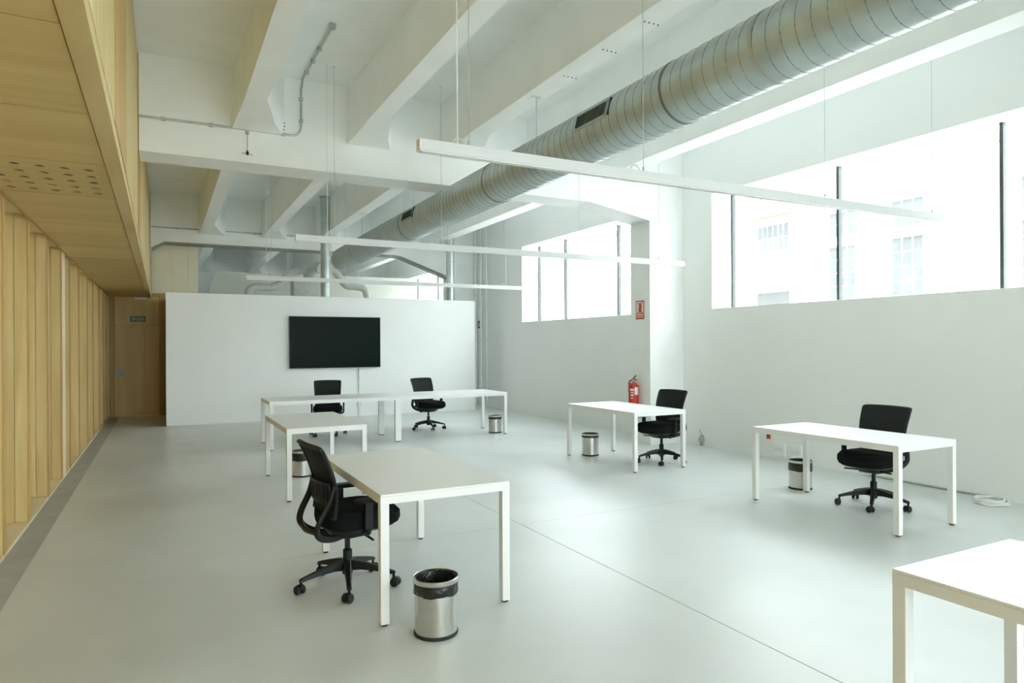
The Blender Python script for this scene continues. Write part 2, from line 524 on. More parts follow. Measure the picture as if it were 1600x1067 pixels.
# edge beam and upper storey
MB().box(-.312, -.222, Y0, 17.58, ZF - .012, ZF + .055).build('edge_beam', 'wood_y', wl, bevel=.003, smooth=0)
MB().box(-.33, -.236, Y0, 17.58, ZF + .060, ZF + .125).build('edge_rail', 'wood_y', wl, bevel=.003, smooth=0)
up = [-7.3, -4.1, -1.7, .7, 1.9, 3.02, 4.42, 8.31]
for k, (a, c) in enumerate(zip(up[:-1], up[1:])):
    if c - a > 3:
        for q in range(3):
            d = (c - a) / 3
            MB().box(-.30, -.228, a + q * d + .004, a + (q + 1) * d - .002, ZF + .13, 4.76).build('facade_board', 'wood_o' if q == 0 else 'wood', wl, bevel=.002, bseg=1, smooth=0)
    else:
        MB().box(-.30, -.232, a + .004, c - .004, ZF + .13, 4.76).build('facade_board', 'wood_light' if k % 2 == 0 else 'wood', wl, bevel=.002, bseg=1, smooth=0)
MB().box(-.30, -.218, 8.315, 8.328, ZF + .13, 4.76).build('facade_edge', 'wood_o', wl, smooth=0)
for k in range(8):
    a, c = 8.34 + k * 1.155, 8.34 + (k + 1) * 1.155 - .006
    MB().box(-.30, -.228, a, c, ZF + .13, 4.90).build('facade_board', 'wood_o' if k in (0,) else 'wood', wl, bevel=.002, bseg=1, smooth=0)
struct(MB().box(-1.7, -.34, Y0, 17.6, ZF + .12, ZF + .16).build('wall_left_upper_floor', 'wood', smooth=0), 'floor of the wood storey')

# ---- cream box and door at the end of the passage
cr = struct(MB().box(-1.7, .77, 17.70, 17.95, 0, 4.92).build('wall_end', 'cream', smooth=0), 'cream panelled wall above the exit door')
for a, c in ((-.22, .20), (.205, .54), (.545, .765)):
    MB().box(a, c, 17.68, 17.70, 2.86, 4.90).build('panel', 'cream', cr, bevel=.002, bseg=1, smooth=0)
struct(MB().box(.06, .78, 15.10, 17.66, 0, 2.66).build('wall_passage', 'paint', smooth=0), 'low white wall beside the passage')
dr = struct(MB().box(-1.05, .06, 17.62, 17.69, 0, 2.82).build('door_1', 'door_frame', smooth=0), 'honey coloured wooden exit door with a tall overpanel')
MB().box(-.955, -.06, 17.585, 17.62, .018, 2.075).build('door_leaf', 'door', dr, bevel=.003, smooth=0)
MB().box(-.955, -.06, 17.585, 17.62, 2.085, 2.74).build('overpanel', 'door', dr, bevel=.003, smooth=0)
MB().box(-1.05, -.965, 17.55, 17.62, 0, 2.75).build('jamb', 'door_frame', dr, bevel=.003, smooth=0)
MB().box(-.05, .06, 17.55, 17.62, 0, 2.82).build('jamb', 'door_frame', dr, bevel=.003, smooth=0)
MB().box(-.965, -.05, 17.56, 17.62, 2.75, 2.82).build('door_head', 'door_frame', dr, bevel=.003, smooth=0)
MB().box(-.92, -.76, 17.573, 17.585, .90, 1.08).build('lock_plate', 'grey_plastic', dr, bevel=.003, smooth=0)
MB().tube([(-.88, 17.575, .99), (-.88, 17.545, .99), (-.80, 17.545, .99)], .009, 8).build('handle', 'galv_dull', dr)
MB().box(-.955, -.06, 17.56, 17.62, 0, .016).build('threshold', 'wood_light', dr, smooth=0)

# ---- plant enclosure far behind the partition
struct(MB().prism([(1.05, 0), (1.10, 2.9), (1.36, 3.74), (7.40, 3.78), (7.40, 0)], 21.0, 21.1).build('wall_plant', 'plant', smooth=0),
       'grey-beige enclosure wall beyond the partition')

# ---- outside: yard and the building opposite
struct(MB().box(-30, 60, -40, 80, -.6, -.31).build('ground', 'paving', smooth=0), 'pale paved yard outside the windows')

# ================================================================== THINGS
# ---- building opposite
BX = 16.0
bd = thing('building', 'sunlit white stucco building across the yard, seen through the windows', 'building', (BX, 12, -.3))
def bb(b, n, m, par=bd, **k):
    return b.build(n, m, par, smooth=0, origin=None, **k)
def L(b):       # world coordinates to the building's own
    b.v = [(v[0] - BX, v[1] - 12, v[2] + .3) for v in b.v]
    return b
bb(L(MB().box(BX, BX + .4, -22, 60, -.3, 5.85)), 'wall', 'stucco')
bb(L(MB().box(BX - .35, BX + .5, -22, 60, 5.85, 6.02)), 'eave', 'trim_stone')
bb(L(MB().box(BX - .22, BX, -22, 60, 5.70, 5.85)), 'cornice', 'stucco')
bb(L(MB().prism([(BX - .3, 6.02), (BX + 6, 7.6), (BX + 6, 6.02)], -22, 60)), 'roof', 'trim_stone')
def ext_win(y0, y1, z0, z1, nx, nz):
    w = bb(L(MB().box(BX - .02, BX + .03, y0, y1, z0, z1)), 'window', 'ext_frame')
    t = .035
    for i in range(nx):
        for j in range(nz):
            a = y0 + (y1 - y0) * i / nx + t / 2
            c = y0 + (y1 - y0) * (i + 1) / nx - t / 2
            e = z0 + (z1 - z0) * j / nz + t / 2
            f = z0 + (z1 - z0) * (j + 1) / nz - t / 2
            bb(L(MB().box(BX - .026, BX - .021, a, c, e, f)), 'pane', 'ext_glass', w)
    bb(L(MB().box(BX - .09, BX, y0 - .14, y1 + .14, z1 + .02, z1 + .10)), 'lintel', 'stucco')
for y0, y1 in ((9.58, 10.37), (11.34, 12.12), (7.0, 7.55), (4.6, 5.4), (2.0, 2.8), (17.2, 18.0), (20.6, 21.4), (24.0, 24.8), (27.4, 28.2)):
    ext_win(y0, y1, 2.75, 4.17, 3, 4)
    ext_win(y0, y1, 4.42, 5.08, 3, 2)
ext_win(13.43, 14.58, 4.30, 5.10, 6, 2)
bb(L(MB().box(BX - .35, BX, 13.1, 14.95, 5.32, 5.42)), 'canopy', 'trim_stone')
bb(L(MB().box(BX - .03, BX + .02, 13.43, 14.58, -.3, 3.10)), 'shutter', 'shutter')
bb(L(MB().box(BX - .45, BX, 13.05, 15.0, 3.32, 3.52)), 'canopy', 'trim_stone')

# ---- desks
def desk(x0, x1, y0, y1, label, h=.74):
    cx, cy = (x0 + x1) / 2, (y0 + y1) / 2
    t = thing('desk', label, 'desk', (cx, cy, 0), 0, 'white desks with square legs')
    hx, hy = (x1 - x0) / 2, (y1 - y0) / 2
    MB().box(-hx, hx, -hy, hy, h - .012, h).build('desk_top', 'table', t, bevel=.002, smooth=0)
    f = MB()
    w = .05
    f.box(-hx, hx, -hy, -hy + w, h - .055, h - .0125).box(-hx, hx, hy - w, hy, h - .055, h - .0125)
    f.box(-hx, -hx + w, -hy + w, hy - w, h - .055, h - .0125).box(hx - w, hx, -hy + w, hy - w, h - .055, h - .0125)
    f.build('frame', 'table_metal', t, smooth=0)
    for sx in (-1, 1):
        for sy in (-1, 1):
            X, Y = sx * (hx - w / 2), sy * (hy - w / 2)
            lg = MB().box(X - w / 2, X + w / 2, Y - w / 2, Y + w / 2, .012, h - .055).build('leg', 'table_metal', t, bevel=.002, smooth=0)
            MB().lathe([(.020, 0), (.021, .003), (.021, .012)], 12, (X, Y, 0)).build('foot', 'rubber', lg)
    return t
desk(1.075, 1.885, 3.66, 5.23, 'white desk in the left foreground with an office chair at its long side')
desk(1.11, 1.93, 7.06, 8.66, 'white desk behind the left foreground desk, with a steel bin beneath it')
desk(5.13, 5.95, 6.61, 8.16, 'white desk by the window wall in front of the fire extinguisher')
desk(5.29, 6.09, 3.38, 4.91, 'white desk at right under the large window, with chair and bin')
desk(2.39, 3.19, -.05, 1.555, 'white desk cut off by the bottom right corner of the photo')
# long bench table of two tops
bx0, bx1, by0, by1 = 1.43, 5.45, 10.66, 11.66
t = thing('bench_table', 'long white bench table of two joined tops in front of the screen', 'table', ((bx0 + bx1) / 2, (by0 + by1) / 2, 0))
hx, hy, w = (bx1 - bx0) / 2, (by1 - by0) / 2, .055
for s in (-1, 1):
    a, c = (-hx, -.002) if s < 0 else (.002, hx)
    MB().box(a, c, -hy, hy, .728, .74).build('table_top', 'table', t, bevel=.002, smooth=0)
f = MB()
f.box(-hx, hx, -hy, -hy + w, .685, .7275).box(-hx, hx, hy - w, hy, .685, .7275)
for a in (-hx, -w / 2, hx - w):
    f.box(a, a + w, -hy + w, hy - w, .685, .7275)
f.build('frame', 'table_metal', t, smooth=0)
for X, lw in ((-hx + w / 2, w), (0, .10), (hx - w / 2, w)):
    for sy in (-1, 1):
        Y = sy * (hy - w / 2)
        lg = MB().box(X - lw / 2, X + lw / 2, Y - w / 2, Y + w / 2, .012, .685).build('leg', 'table_metal', t, bevel=.002, smooth=0)
        MB().box(X - lw / 2 + .006, X + lw / 2 - .006, Y - w / 2 + .006, Y + w / 2 - .006, 0, .012).build('foot', 'rubber', lg, smooth=0)

# ---- office chair: forward is +X, origin on the floor under the gas lift
def superellipse(hx, hy, z, n=32, e=3.2, cx=0.0, front=0.0):
    out = []
    for k in range(n):
        a = 2 * math.pi * k / n
        ca, sa = math.cos(a), math.sin(a)
        x = hx * math.copysign(abs(ca) ** (2 / e), ca)
        y = hy * math.copysign(abs(sa) ** (2 / e), sa)
        dz = -front * max(0, (x / hx) - .35) ** 2
        out.append((cx + x, y, z + dz))
    return out

def back_x(z):
    """side profile of the backrest: rearwards at the top, forward at the waist"""
    pts = [(.42, -.150), (.50, -.150), (.58, -.138), (.65, -.138), (.73, -.155), (.81, -.180), (.90, -.220), (.95, -.246)]
    for (z0, x0), (z1, x1) in zip(pts[:-1], pts[1:]):
        if z <= z1:
            u = (z - z0) / (z1 - z0)
            return x0 + (x1 - x0) * u
    return pts[-1][1]

def make_chair(label, loc, rz, spin=0.0):
    t = thing('office_chair', label, 'chair', loc, rz, 'black mesh-back office chairs')
    base = MB().lathe([(.020, .075), (.032, .08), (.040, .12), (.038, .165), (.030, .178)], 20).build('base', 'plastic', t)
    for k in range(5):
        a = spin + 2 * math.pi * k / 5
        ca, sa = math.cos(a), math.sin(a)
        rings = []
        for r, z, w_, h in ((.025, .140, .028, .034), (.09, .137, .025, .026), (.18, .121, .021, .018), (.27, .099, .018, .013), (.315, .086, .016, .011)):
            c = Vector((r * ca, r * sa, z))
            n = Vector((-sa, ca, 0))
            rings.append([c - n * w_ + Vector((0, 0, -h)), c + n * w_ + Vector((0, 0, -h)), c + n * w_ * .7 + Vector((0, 0, h)), c - n * w_ * .7 + Vector((0, 0, h))])
        MB().rings(rings).build('arm', 'plastic', base, bevel=.003, bseg=1)
        # caster: swivelled hood and two wheels
        ax = a + .9 + .5 * k
        cx, cy = .305 * ca, .305 * sa
        ux, uy = math.cos(ax), math.sin(ax)
        hx_, hy_ = cx - .014 * ux, cy - .014 * uy
        h = MB().tube([(cx, cy, .088), (cx, cy, .05)], .009, 8)
        n = Vector((-uy, ux, 0))
        arc = []
        for q in range(9):
            th = math.radians(10 + 20 * q)
            arc.append((math.cos(th) * .031, .031 + math.sin(th) * .031))
        vs, fs = [], []
        for sgn in (-.009, .009):
            for r_, z_ in arc:
                vs.append(Vector((hx_ + ux * r_, hy_ + uy * r_, z_)) + n * sgn)
        for q in range(8):
            fs.append((q, q + 1, q + 10, q + 9))
        fs += [tuple(range(9)), tuple(range(17, 8, -1))]
        h.add(vs, fs)
        cs = h.build('caster', 'plastic', t)
        for sgn in (-1, 1):
            c = Vector((hx_, hy_, .029)) + n * (.019 * sgn)
            wv = []
            for off, rr in ((-.011, .022), (-.008, .028), (.006, .029), (.011, .024)):
                ring = []
                for q in range(16):
                    th = 2 * math.pi * q / 16
                    ring.append(c + n * (off * sgn) + Vector((ux, uy, 0)) * (rr * math.cos(th)) + Vector((0, 0, rr * math.sin(th))))
                wv.append(ring)
            MB().rings(wv).build('wheel', 'rubber', cs)
    MB().lathe([(.030, .17), (.030, .235), (.026, .24), (.018, .245), (.018, .335)], 18).build('gas_lift', 'plastic', t)
    mech = MB().prism([(-.13, .40), (-.12, .350), (-.03, .325), (.10, .330), (.16, .37), (.16, .40)], -.085, .085, 'Y').build('mechanism', 'plastic', t, bevel=.008)
    MB().tube([(.07, -.08, .350), (.08, -.20, .345), (.08, -.245, .343)], .008, 8).build('lever', 'plastic', mech)
    MB().tube([(.04, .08, .350), (.04, .19, .345)], .008, 8).build('lever', 'plastic', mech)
    # seat pan and cushion
    MB().rings([superellipse(.15, .15, .385, cx=.05), superellipse(.20, .20, .390, cx=.05), superellipse(.232, .228, .410, cx=.055, front=.02), superellipse(.236, .232, .418, cx=.055, front=.02)]).build('seat_pan', 'plastic', t)
    MB().rings([superellipse(.225, .222, .412, cx=.06, front=.02), superellipse(.248, .244, .428, cx=.064, front=.025),
                superellipse(.258, .252, .460, cx=.068, front=.03), superellipse(.256, .250, .500, cx=.068, front=.035),
                superellipse(.238, .234, .526, cx=.062, front=.04), superellipse(.19, .19, .536, cx=.054, front=.035),
                superellipse(.10, .10, .534, cx=.05, front=.02), superellipse(.03, .03, .532, cx=.05)]).build('seat', 'fabric', t)
    # backrest: yoke and side rails, top rail, mesh, lumbar pad
    bk = MB()
    W = .222
    for s in (-1, 1):
        yoke = spline([(-.04, s * .050, .350), (-.12, s * .085, .345), (-.215, s * .145, .375), (-.258, s * .180, .425), (-.242, s * .195, .495),
                       (-.185, s * .207, .600), (-.154, s * .213, .70)], 5)
        bk.tube(yoke, [.023] * len(yoke), 8, .75)
        rail = [(back_x(z) - .004 + .0, s * (.196 + .03 * min(1, (z - .44) / .45)), z) for z in (.50, .55, .60, .65, .70, .75, .80, .85, .90, .935)]
        bk.tube(rail, [.014] * len(rail), 8)
    top = spline([(back_x(.93) - .004, -.228, .93), (back_x(.945) - .012, -.20, .945), (-.274, 0, .95), (back_x(.945) - .012, .20, .945), (back_x(.93) - .004, .228, .93)], 5)
    bk.tube(top, .015, 8)
    low = spline([(back_x(.5), -.200, .50), (-.17, 0, .49), (back_x(.5), .200, .50)], 5)
    bk.tube(low, .012, 8)
    cross = spline([(-.255, -.178, .420), (-.272, 0, .408), (-.255, .178, .420)], 5)
    bk.tube(cross, .017, 8)
    back = bk.build('backrest_frame', 'plastic', t)
    mv, mf = [], []
    nz, ny = 14, 10
    for sgn in (0, 1):
        for i in range(nz + 1):
            z = .50 + (.935 - .50) * i / nz
            hw = (.196 + .03 * min(1, (z - .44) / .45))
            for j in range(ny + 1):
                u = -1 + 2 * j / ny
                x = back_x(z) - .028 * (1 - u * u) - sgn * .004
                mv.append((x, u * hw, z + .012 * (1 - u * u) * (i == nz)))
    off = (nz + 1) * (ny + 1)
    for sgn in (0, 1):
        for i in range(nz):
            for j in range(ny):
                q = sgn * off + i * (ny + 1) + j
                mf.append((q, q + 1, q + ny + 2, q + ny + 1))
    MB().add(mv, mf).build('backrest_mesh', 'mesh', back, recalc=False, smooth=60)
    lb = MB()
    def lum(u, z):
        return Vector((back_x(z) - .030 - .028 * (1 - u * u), u * .20, z))
    def lbar(u0, u1, z0, z1):
        vs = []
        for d in (0, -.006):
            vs += [lum(u0, z0) + Vector((d, 0, 0)), lum(u1, z0) + Vector((d, 0, 0)), lum(u1, z1) + Vector((d, 0, 0)), lum(u0, z1) + Vector((d, 0, 0))]
        lb.add(vs, [(0, 1, 2, 3), (7, 6, 5, 4), (0, 4, 5, 1), (1, 5, 6, 2), (2, 6, 7, 3), (3, 7, 4, 0)])
    for i in range(6):
        z = .575 + .025 * i
        for j in range(8):
            lbar(-1 + j * .25, -1 + (j + 1) * .25, z, z + (.012 if 0 < i < 5 else .02))
    for j in range(9):
        u = -1 + j * .25
        lbar(max(-1, u - .05), min(1, u + .05), .575, .715)
    lb.build('lumbar_support', 'plastic', back, smooth=0)
    # armrests
    for s in (-1, 1):
        ar = MB()
        ar.tube(spline([(.06, s * .10, .38), (.05, s * .20, .382), (.04, s * .262, .40), (.04, s * .272, .44)], 4), .017, 8, 1.2)
        ar.box(.014, .066, s * .272 - .014, s * .272 + .014, .425, .590)
        arm = ar.build('armrest', 'plastic', t, bevel=.003, bseg=1)
        pad = MB().rings([[(p[0], p[1] + s * .268, p[2]) for p in superellipse(a_, b_, z_, 20, 3, cx=.075)]
                          for a_, b_, z_ in ((.112, .030, .588), (.126, .040, .594), (.128, .042, .606), (.120, .036, .617))])
        pad.build('arm_pad', 'plastic', arm)
    return t
R = math.radians
chA = make_chair('black office chair nearest the camera, side-on at the left foreground desk', (1.075, 4.42, 0), R(6), R(36))
make_chair('black office chair facing the window-wall desk in front of the extinguisher', (5.93, 7.06, 0), R(190), R(41))
make_chair('black office chair behind the right-hand desk under the large window', (6.10, 4.15, 0), R(186), R(25))
make_chair('black office chair turned sideways behind the right half of the bench table', (4.46, 12.0, 0), R(-75), R(52))
make_chair('black office chair facing the camera behind the left half of the bench table', (2.60, 12.08, 0), R(258), R(30))

# ---- bins
def make_bin(label, loc, bag):
    t = thing('waste_bin', label, 'bin', loc, random.uniform(0, 6), 'round stainless steel waste bins')
    MB().lathe([(.118, 0), (.121, .004), (.121, .016), (.117, .020)], 40).build('base_ring', 'rubber', t)
    MB().lathe([(.108, .018), (.116, .020), (.116, .300), (.113, .300), (.113, .03)], 48).build('body', 'steel', t)
    b = MB()
    rings = []
    for k, (r, z) in enumerate(((.1195, .300 - bag), (.1215, .302 - bag), (.1205, .26), (.119, .291), (.1165, .304), (.111, .306), (.106, .27), (.098, .20), (.085, .09), (.02, .06))):
        ring = []
        for q in range(40):
            a = 2 * math.pi * q / 40
            wob = .003 * math.sin(5 * a + k) + .002 * math.sin(11 * a + 2 * k)
            if k > 4:
                wob *= 2.2
            rr = r + (abs(wob) * .5 if k < 4 else -abs(wob))
            ring.append((rr * math.cos(a), rr * math.sin(a), z + (wob if k < 2 else 0)))
        rings.append(ring)
    b.rings(rings, False, True).build('bin_liner', 'bag', t, recalc=False, smooth=50)
    MB().rings([[(r * math.cos(2 * math.pi * q / 48), r * math.sin(2 * math.pi * q / 48), z) for q in range(48)]
                for r, z in ((.1225, .288), (.1235, .290), (.1235, .311), (.121, .314), (.1185, .311), (.1185, .288))], loop=True).build('rim', 'steel', t)
    return t
make_bin('steel bin with black liner standing beside the left foreground desk', (1.325, 3.46, 0), .072)
make_bin('steel bin with black liner under the desk behind the nearest chair', (1.50, 8.42, 0), .105)
make_bin('steel bin with thin liner band under the desk before the extinguisher', (5.42, 8.0, 0), .035)
make_bin('steel bin with black liner behind a leg of the right-hand desk', (6.16, 5.04, 0), .10)
make_bin('steel bin beneath the right end of the bench table', (5.34, 10.93, 0), .05)

# ---- wall screen
t = thing('wall_screen', 'large dark flat screen mounted on the white partition', 'screen', (3.405, PY, 1.10))
MB().box(-.995, .995, -.075, -.035, 0, 1.125).build('bezel', 'bezel', t, bevel=.004, smooth=0)
MB().box(-.985, .985, -.0765, -.075, .012, 1.113).build('display', 'screen', t, smooth=0)
MB().box(-.4, .4, -.035, 0, .3, .8).build('wall_bracket', 'bezel', t, smooth=0)
t = thing('cable_cover', 'slim white cable duct running from the screen down to the floor', 'cable duct', (3.93, PY, 0))
MB().box(-.02, .02, -.022, 0, .012, 1.10).build('cover', 'white_plastic', t, bevel=.003, smooth=0)
MB().box(-.045, .045, -.035, 0, .22, .34).build('socket_box', 'white_plastic', t, bevel=.004, smooth=0)
MB().tube([(-.015, -.03, 1.09), (-.03, -.035, .95), (-.01, -.03, .86)], .006, 6).build('cable', 'grey_plastic', t)

# ---- exit sign, emergency light
t = thing('exit_sign', 'small green exit sign on the panel above the wooden door', 'sign', (-.49, 17.583, 2.22))
MB().box(-.155, .155, -.006, 0, -.062, .062).build('plate', 'sign_green', t, smooth=0)
text('lettering', 'SALIDA', .105, 'sign_mint', t, (0, -.0068, 0), (math.pi / 2, 0, 0), .25)
t = thing('emergency_light', 'small white emergency light fixed above the wooden door', 'light', (-.44, 17.60, 2.70))
MB().box(-.11, .11, -.045, -.035, -.025, .025).build('cover', 'white_plastic', t, bevel=.003, smooth=0)
MB().box(-.12, .12, -.035, 0, -.032, .032).build('housing', 'white_plastic', t, bevel=.003, smooth=0)

# ---- fire extinguisher and its sign on the column
ex = thing('fire_extinguisher', 'red fire extinguisher with black hose hanging on the column', 'extinguisher', (6.675, 8.62, .50))
MB().lathe([(.075, 0), (.082, .01), (.082, .07)], 28).build('base_skirt', 'rubber', ex)
MB().lathe([(.079, .06), (.080, .075), (.080, .40), (.074, .435), (.055, .462), (.030, .476), (.022, .485)], 28).build('cylinder', 'red', ex)
MB().lathe([(.022, .48), (.024, .49), (.024, .515), (.016, .525)], 14).build('valve', 'galv_dull', ex)
MB().tube(spline([(.0, .03, .52), (0, -.01, .545), (0, -.06, .585)], 4), .010, 8).build('handle', 'rubber', ex)
MB().tube(spline([(0, .0, .515), (0, -.04, .525), (0, -.085, .520)], 4), .008, 8).build('trigger', 'rubber', ex)
MB().tube(spline([(0, .02, .505), (-.01, .075, .50), (-.01, .105, .44), (-.01, .108, .33), (-.01, .095, .25), (-.01, .088, .17)], 5), .010, 8).build('hose', 'rubber', ex)
def curved(z0, z1, a0, a1, r, n, m):
    b = MB()
    q = 10
    vs = [(r * math.cos(a0 + (a1 - a0) * k / q), r * math.sin(a0 + (a1 - a0) * k / q), z) for z in (z0, z1) for k in range(q + 1)]
    b.add(vs, [(k, k + 1, k + q + 2, k + q + 1) for k in range(q)])
    return b.build(n, m, ex, recalc=False)
curved(.28, .40, R(246), R(290), .0808, 'white_label', 'sign_white')
for k, (za, zb, a0, a1) in enumerate(((.345, .375, 190, 238), (.31, .325, 195, 238), (.26, .29, 200, 232), (.22, .235, 200, 226))):
    curved(za, zb, R(a0), R(a1), .0806, 'print_block', 'sign_white')
MB().box(.078, .106, -.02, .02, .30, .42).build('wall_hook', 'galv_dull', ex, smooth=0)
sg = thing('extinguisher_sign', 'red and white pictogram sign on the column above the extinguisher', 'sign', (6.78, 8.575, 2.13))
MB().box(-.006, 0, -.105, .105, -.148, .148).build('plate', 'sign_red', sg, smooth=0)
pg = MB()
pg.box(-.0072, -.006, .075, .090, -.052, .130).box(-.0072, -.006, -.090, -.080, -.052, .130)
pg.box(-.0072, -.006, -.045, .07, .112, .130).box(-.0072, -.006, -.045, .07, -.052, -.044)
pg.prism([(-.070, .125), (-.048, .11), (-.044, .075), (-.060, .055), (-.044, .03), (-.05, -.04), (-.076, -.04), (-.076, .125)], -.0072, -.006, 'X')
pg.prism([(.066, .10), (.03, .10), (.02, .055), (.035, .03), (.03, -.035), (.066, -.035)], -.0072, -.006, 'X')
pg.build('pictogram', 'sign_white', sg, smooth=0)
MB().box(-.0072, -.006, -.090, .090, -.082, -.068).build('rule', 'sign_white', sg, smooth=0)
text('lettering', 'EXTINTOR', .045, 'sign_white', sg, (-.0072, 0, -.112), (math.pi / 2, 0, -math.pi / 2), .17)

# ---- small fittings on the right wall
t = thing('alarm_box', 'small maroon alarm box on the wall right of the partition', 'alarm', (WX, 16.10, 2.13))
MB().box(-.03, 0, -.11, .11, -.095, .095).build('case', 'maroon', t, bevel=.004, smooth=0)
MB().box(-.032, -.03, -.07, .07, -.05, .05).build('plate', 'grey_plastic', t, smooth=0)
t = thing('alarm_call_point', 'small red call point low on the wall beyond the right-hand desk', 'alarm', (WX, 6.60, .31))
MB().box(-.035, 0, -.022, .022, -.045, .045).build('case', 'red', t, bevel=.004, smooth=0)
MB().box(-.037, -.035, -.014, .014, -.03, .03).build('plate', 'maroon', t, smooth=0)
t = thing('wall_socket', 'grey wall socket just left of the red call point', 'socket', (WX, 6.83, .31))
MB().box(-.02, 0, -.04, .04, -.04, .04).build('cover', 'grey_plastic', t, bevel=.003, smooth=0)
MB().box(-.023, -.02, -.022, .022, -.022, .022).build('insert', 'white_plastic', t, smooth=0)
for k, (y, lb) in enumerate(((6.42, 'white double socket low on the wall, directly right of the red call point'), (6.16, 'white double socket low on the wall, behind the leg and bin of the right desk'))):
    t = thing('wall_socket', lb, 'socket', (WX, y, .14), 0, 'white sockets under the big window')
    MB().box(-.025, 0, -.10, .10, -.09, .09).build('cover', 'paint', t, bevel=.004, smooth=0)
    MB().box(-.028, -.025, -.07, .07, -.03, .03).build('insert', 'white_plastic', t, smooth=0)
t = thing('floor_socket', 'grey cable outlet at the foot of the wall right of the extinguisher desk', 'socket', (WX, 7.90, 0))
MB().box(-.03, 0, -.03, .03, 0, .17).build('conduit', 'grey_plastic', t, bevel=.003, smooth=0)
MB().box(-.045, 0, -.045, .045, .06, .13).build('box', 'galv_dull', t, bevel=.003, smooth=0)
MB().tube(spline([(-.015, .0, .17), (-.02, .02, .21), (-.01, .05, .24)], 4), .006, 6).build('cable', 'grey_plastic', t)
cc = MB()
for k, (r, z) in enumerate(((.13, .012), (.125, .030), (.115, .046), (.12, .014), (.10, .028))):
    pts = [(r * 1.15 * math.cos(2 * math.pi * q / 28) + .012 * math.sin(k * 2), r * math.sin(2 * math.pi * q / 28) + .01 * k, z + .006 * math.sin(3 * q / 4 + k)) for q in range(29)]
    cc.tube(pts, .011, 6)
o = cc.build('cable_coil', 'white_plastic', None)
o.location = (7.20, 3.66, 0)
tag(o, 'coil of white cable lying on the floor against the right wall', 'cable')
t = thing('wall_cable', 'thin grey cable run along the foot of the wall to the white coil', 'cable', (WX, 4.1, 0))
MB().tube([(-.012, -.30, .014), (-.012, .4, .014), (-.012, 1.0, .016), (-.012, 1.02, .03)], .009, 6).build('cable', 'grey_plastic', t)
MB().box(-.035, 0, .98, 1.06, .02, .07).build('junction', 'white_plastic', t, bevel=.003, smooth=0)
# pipes in the far right corner
for y, r, lb in ((16.30, .035, 'white vertical pipe against the column by the partition end'), (15.98, .028, 'white vertical pipe on the wall right of the maroon alarm'), (15.66, .022, 'slim white vertical pipe, rightmost by the partition end')):
    t = thing('wall_pipe', lb, 'pipe', (WX - r - .01, y, 0), 0, 'white pipes in the far corner')
    MB().lathe([(r, 0), (r, 4.6)], 14).build('pipe', 'paint', t)
    for z in (.6, 1.7, 2.9, 3.6):
        MB().lathe([(r + .006, z), (r + .006, z + .03)], 14).build('clip', 'white_plastic', t)

# ---- spiral ventilation duct
DX, DZ, DR = 3.40, 3.425, .23
dy0, dy1 = -7.2, 14.45
du = thing('ventilation_duct', 'large round spiral-seamed galvanised duct hung along the ceiling', 'duct', (DX, 0, DZ))
def ring(y, r, n=40):
    return [(r * math.cos(2 * math.pi * k / n), y, r * math.sin(2 * math.pi * k / n)) for k in range(n)]
cuts = [dy0, -5.2, -2.2, .8, 3.78, 6.8, 9.8, 12.8, dy1 - .12]
for a, c in zip(cuts[:-1], cuts[1:]):
    MB().rings([ring(a, DR), ring(c, DR)], False, False).build('section', 'galv', du, recalc=False)
for c in cuts[1:-1]:
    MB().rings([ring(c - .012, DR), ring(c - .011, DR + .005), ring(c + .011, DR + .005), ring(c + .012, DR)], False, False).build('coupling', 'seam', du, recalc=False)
MB().rings([ring(dy1 - .12, DR), ring(dy1 - .05, DR * .97), ring(dy1, DR * .8), ring(dy1 + .02, DR * .55)]).build('end_cap', 'galv_dull', du)
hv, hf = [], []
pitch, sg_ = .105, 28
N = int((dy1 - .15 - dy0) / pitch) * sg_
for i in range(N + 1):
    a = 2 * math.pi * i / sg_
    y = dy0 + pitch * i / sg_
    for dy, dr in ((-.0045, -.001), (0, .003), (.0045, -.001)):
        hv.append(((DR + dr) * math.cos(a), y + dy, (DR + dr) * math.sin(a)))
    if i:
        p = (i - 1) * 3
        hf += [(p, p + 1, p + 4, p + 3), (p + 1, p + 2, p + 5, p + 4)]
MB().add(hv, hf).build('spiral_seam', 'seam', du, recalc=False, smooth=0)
for yc in (.0, 4.66, 9.40):
    gl = .46 if yc < 12 else .4
    th = R(165)                       # side that faces the room's middle
    ux, uz = math.cos(th), math.sin(th)
    tx, tz = -uz, ux
    def gp(u, y, d):                  # u along the girth, d outwards
        return (ux * (DR + d) + tx * u, y, uz * (DR + d) + tz * u)
    def gbox(u0, u1, y0, y1, d0, d1):
        return MB().add([gp(u0, y0, d0), gp(u1, y0, d0), gp(u1, y1, d0), gp(u0, y1, d0), gp(u0, y0, d1), gp(u1, y0, d1), gp(u1, y1, d1), gp(u0, y1, d1)],
                        [(0, 3, 2, 1), (4, 5, 6, 7), (0, 1, 5, 4), (1, 2, 6, 5), (2, 3, 7, 6), (3, 0, 4, 7)])
    gr = gbox(-.075, .075, yc - gl / 2, yc + gl / 2, -.03, .002).build('grille', 'galv_dull', du, smooth=0)
    gbox(-.055, .055, yc - gl / 2 + .02, yc + gl / 2 - .02, .002, .004).build('grille_well', 'grille', gr, smooth=0)
    n = 14
    for k in range(n):
        y = yc - gl / 2 + .03 + (gl - .06) * k / (n - 1)
        gbox(-.053, .053, y - .003, y + .003, .004, .014).build('slat', 'grille', gr, smooth=0)
    gbox(-.075, .075, yc - gl / 2 - .035, yc - gl / 2 - .028, -.02, .006).build('damper_flange', 'rubber', gr, smooth=0)
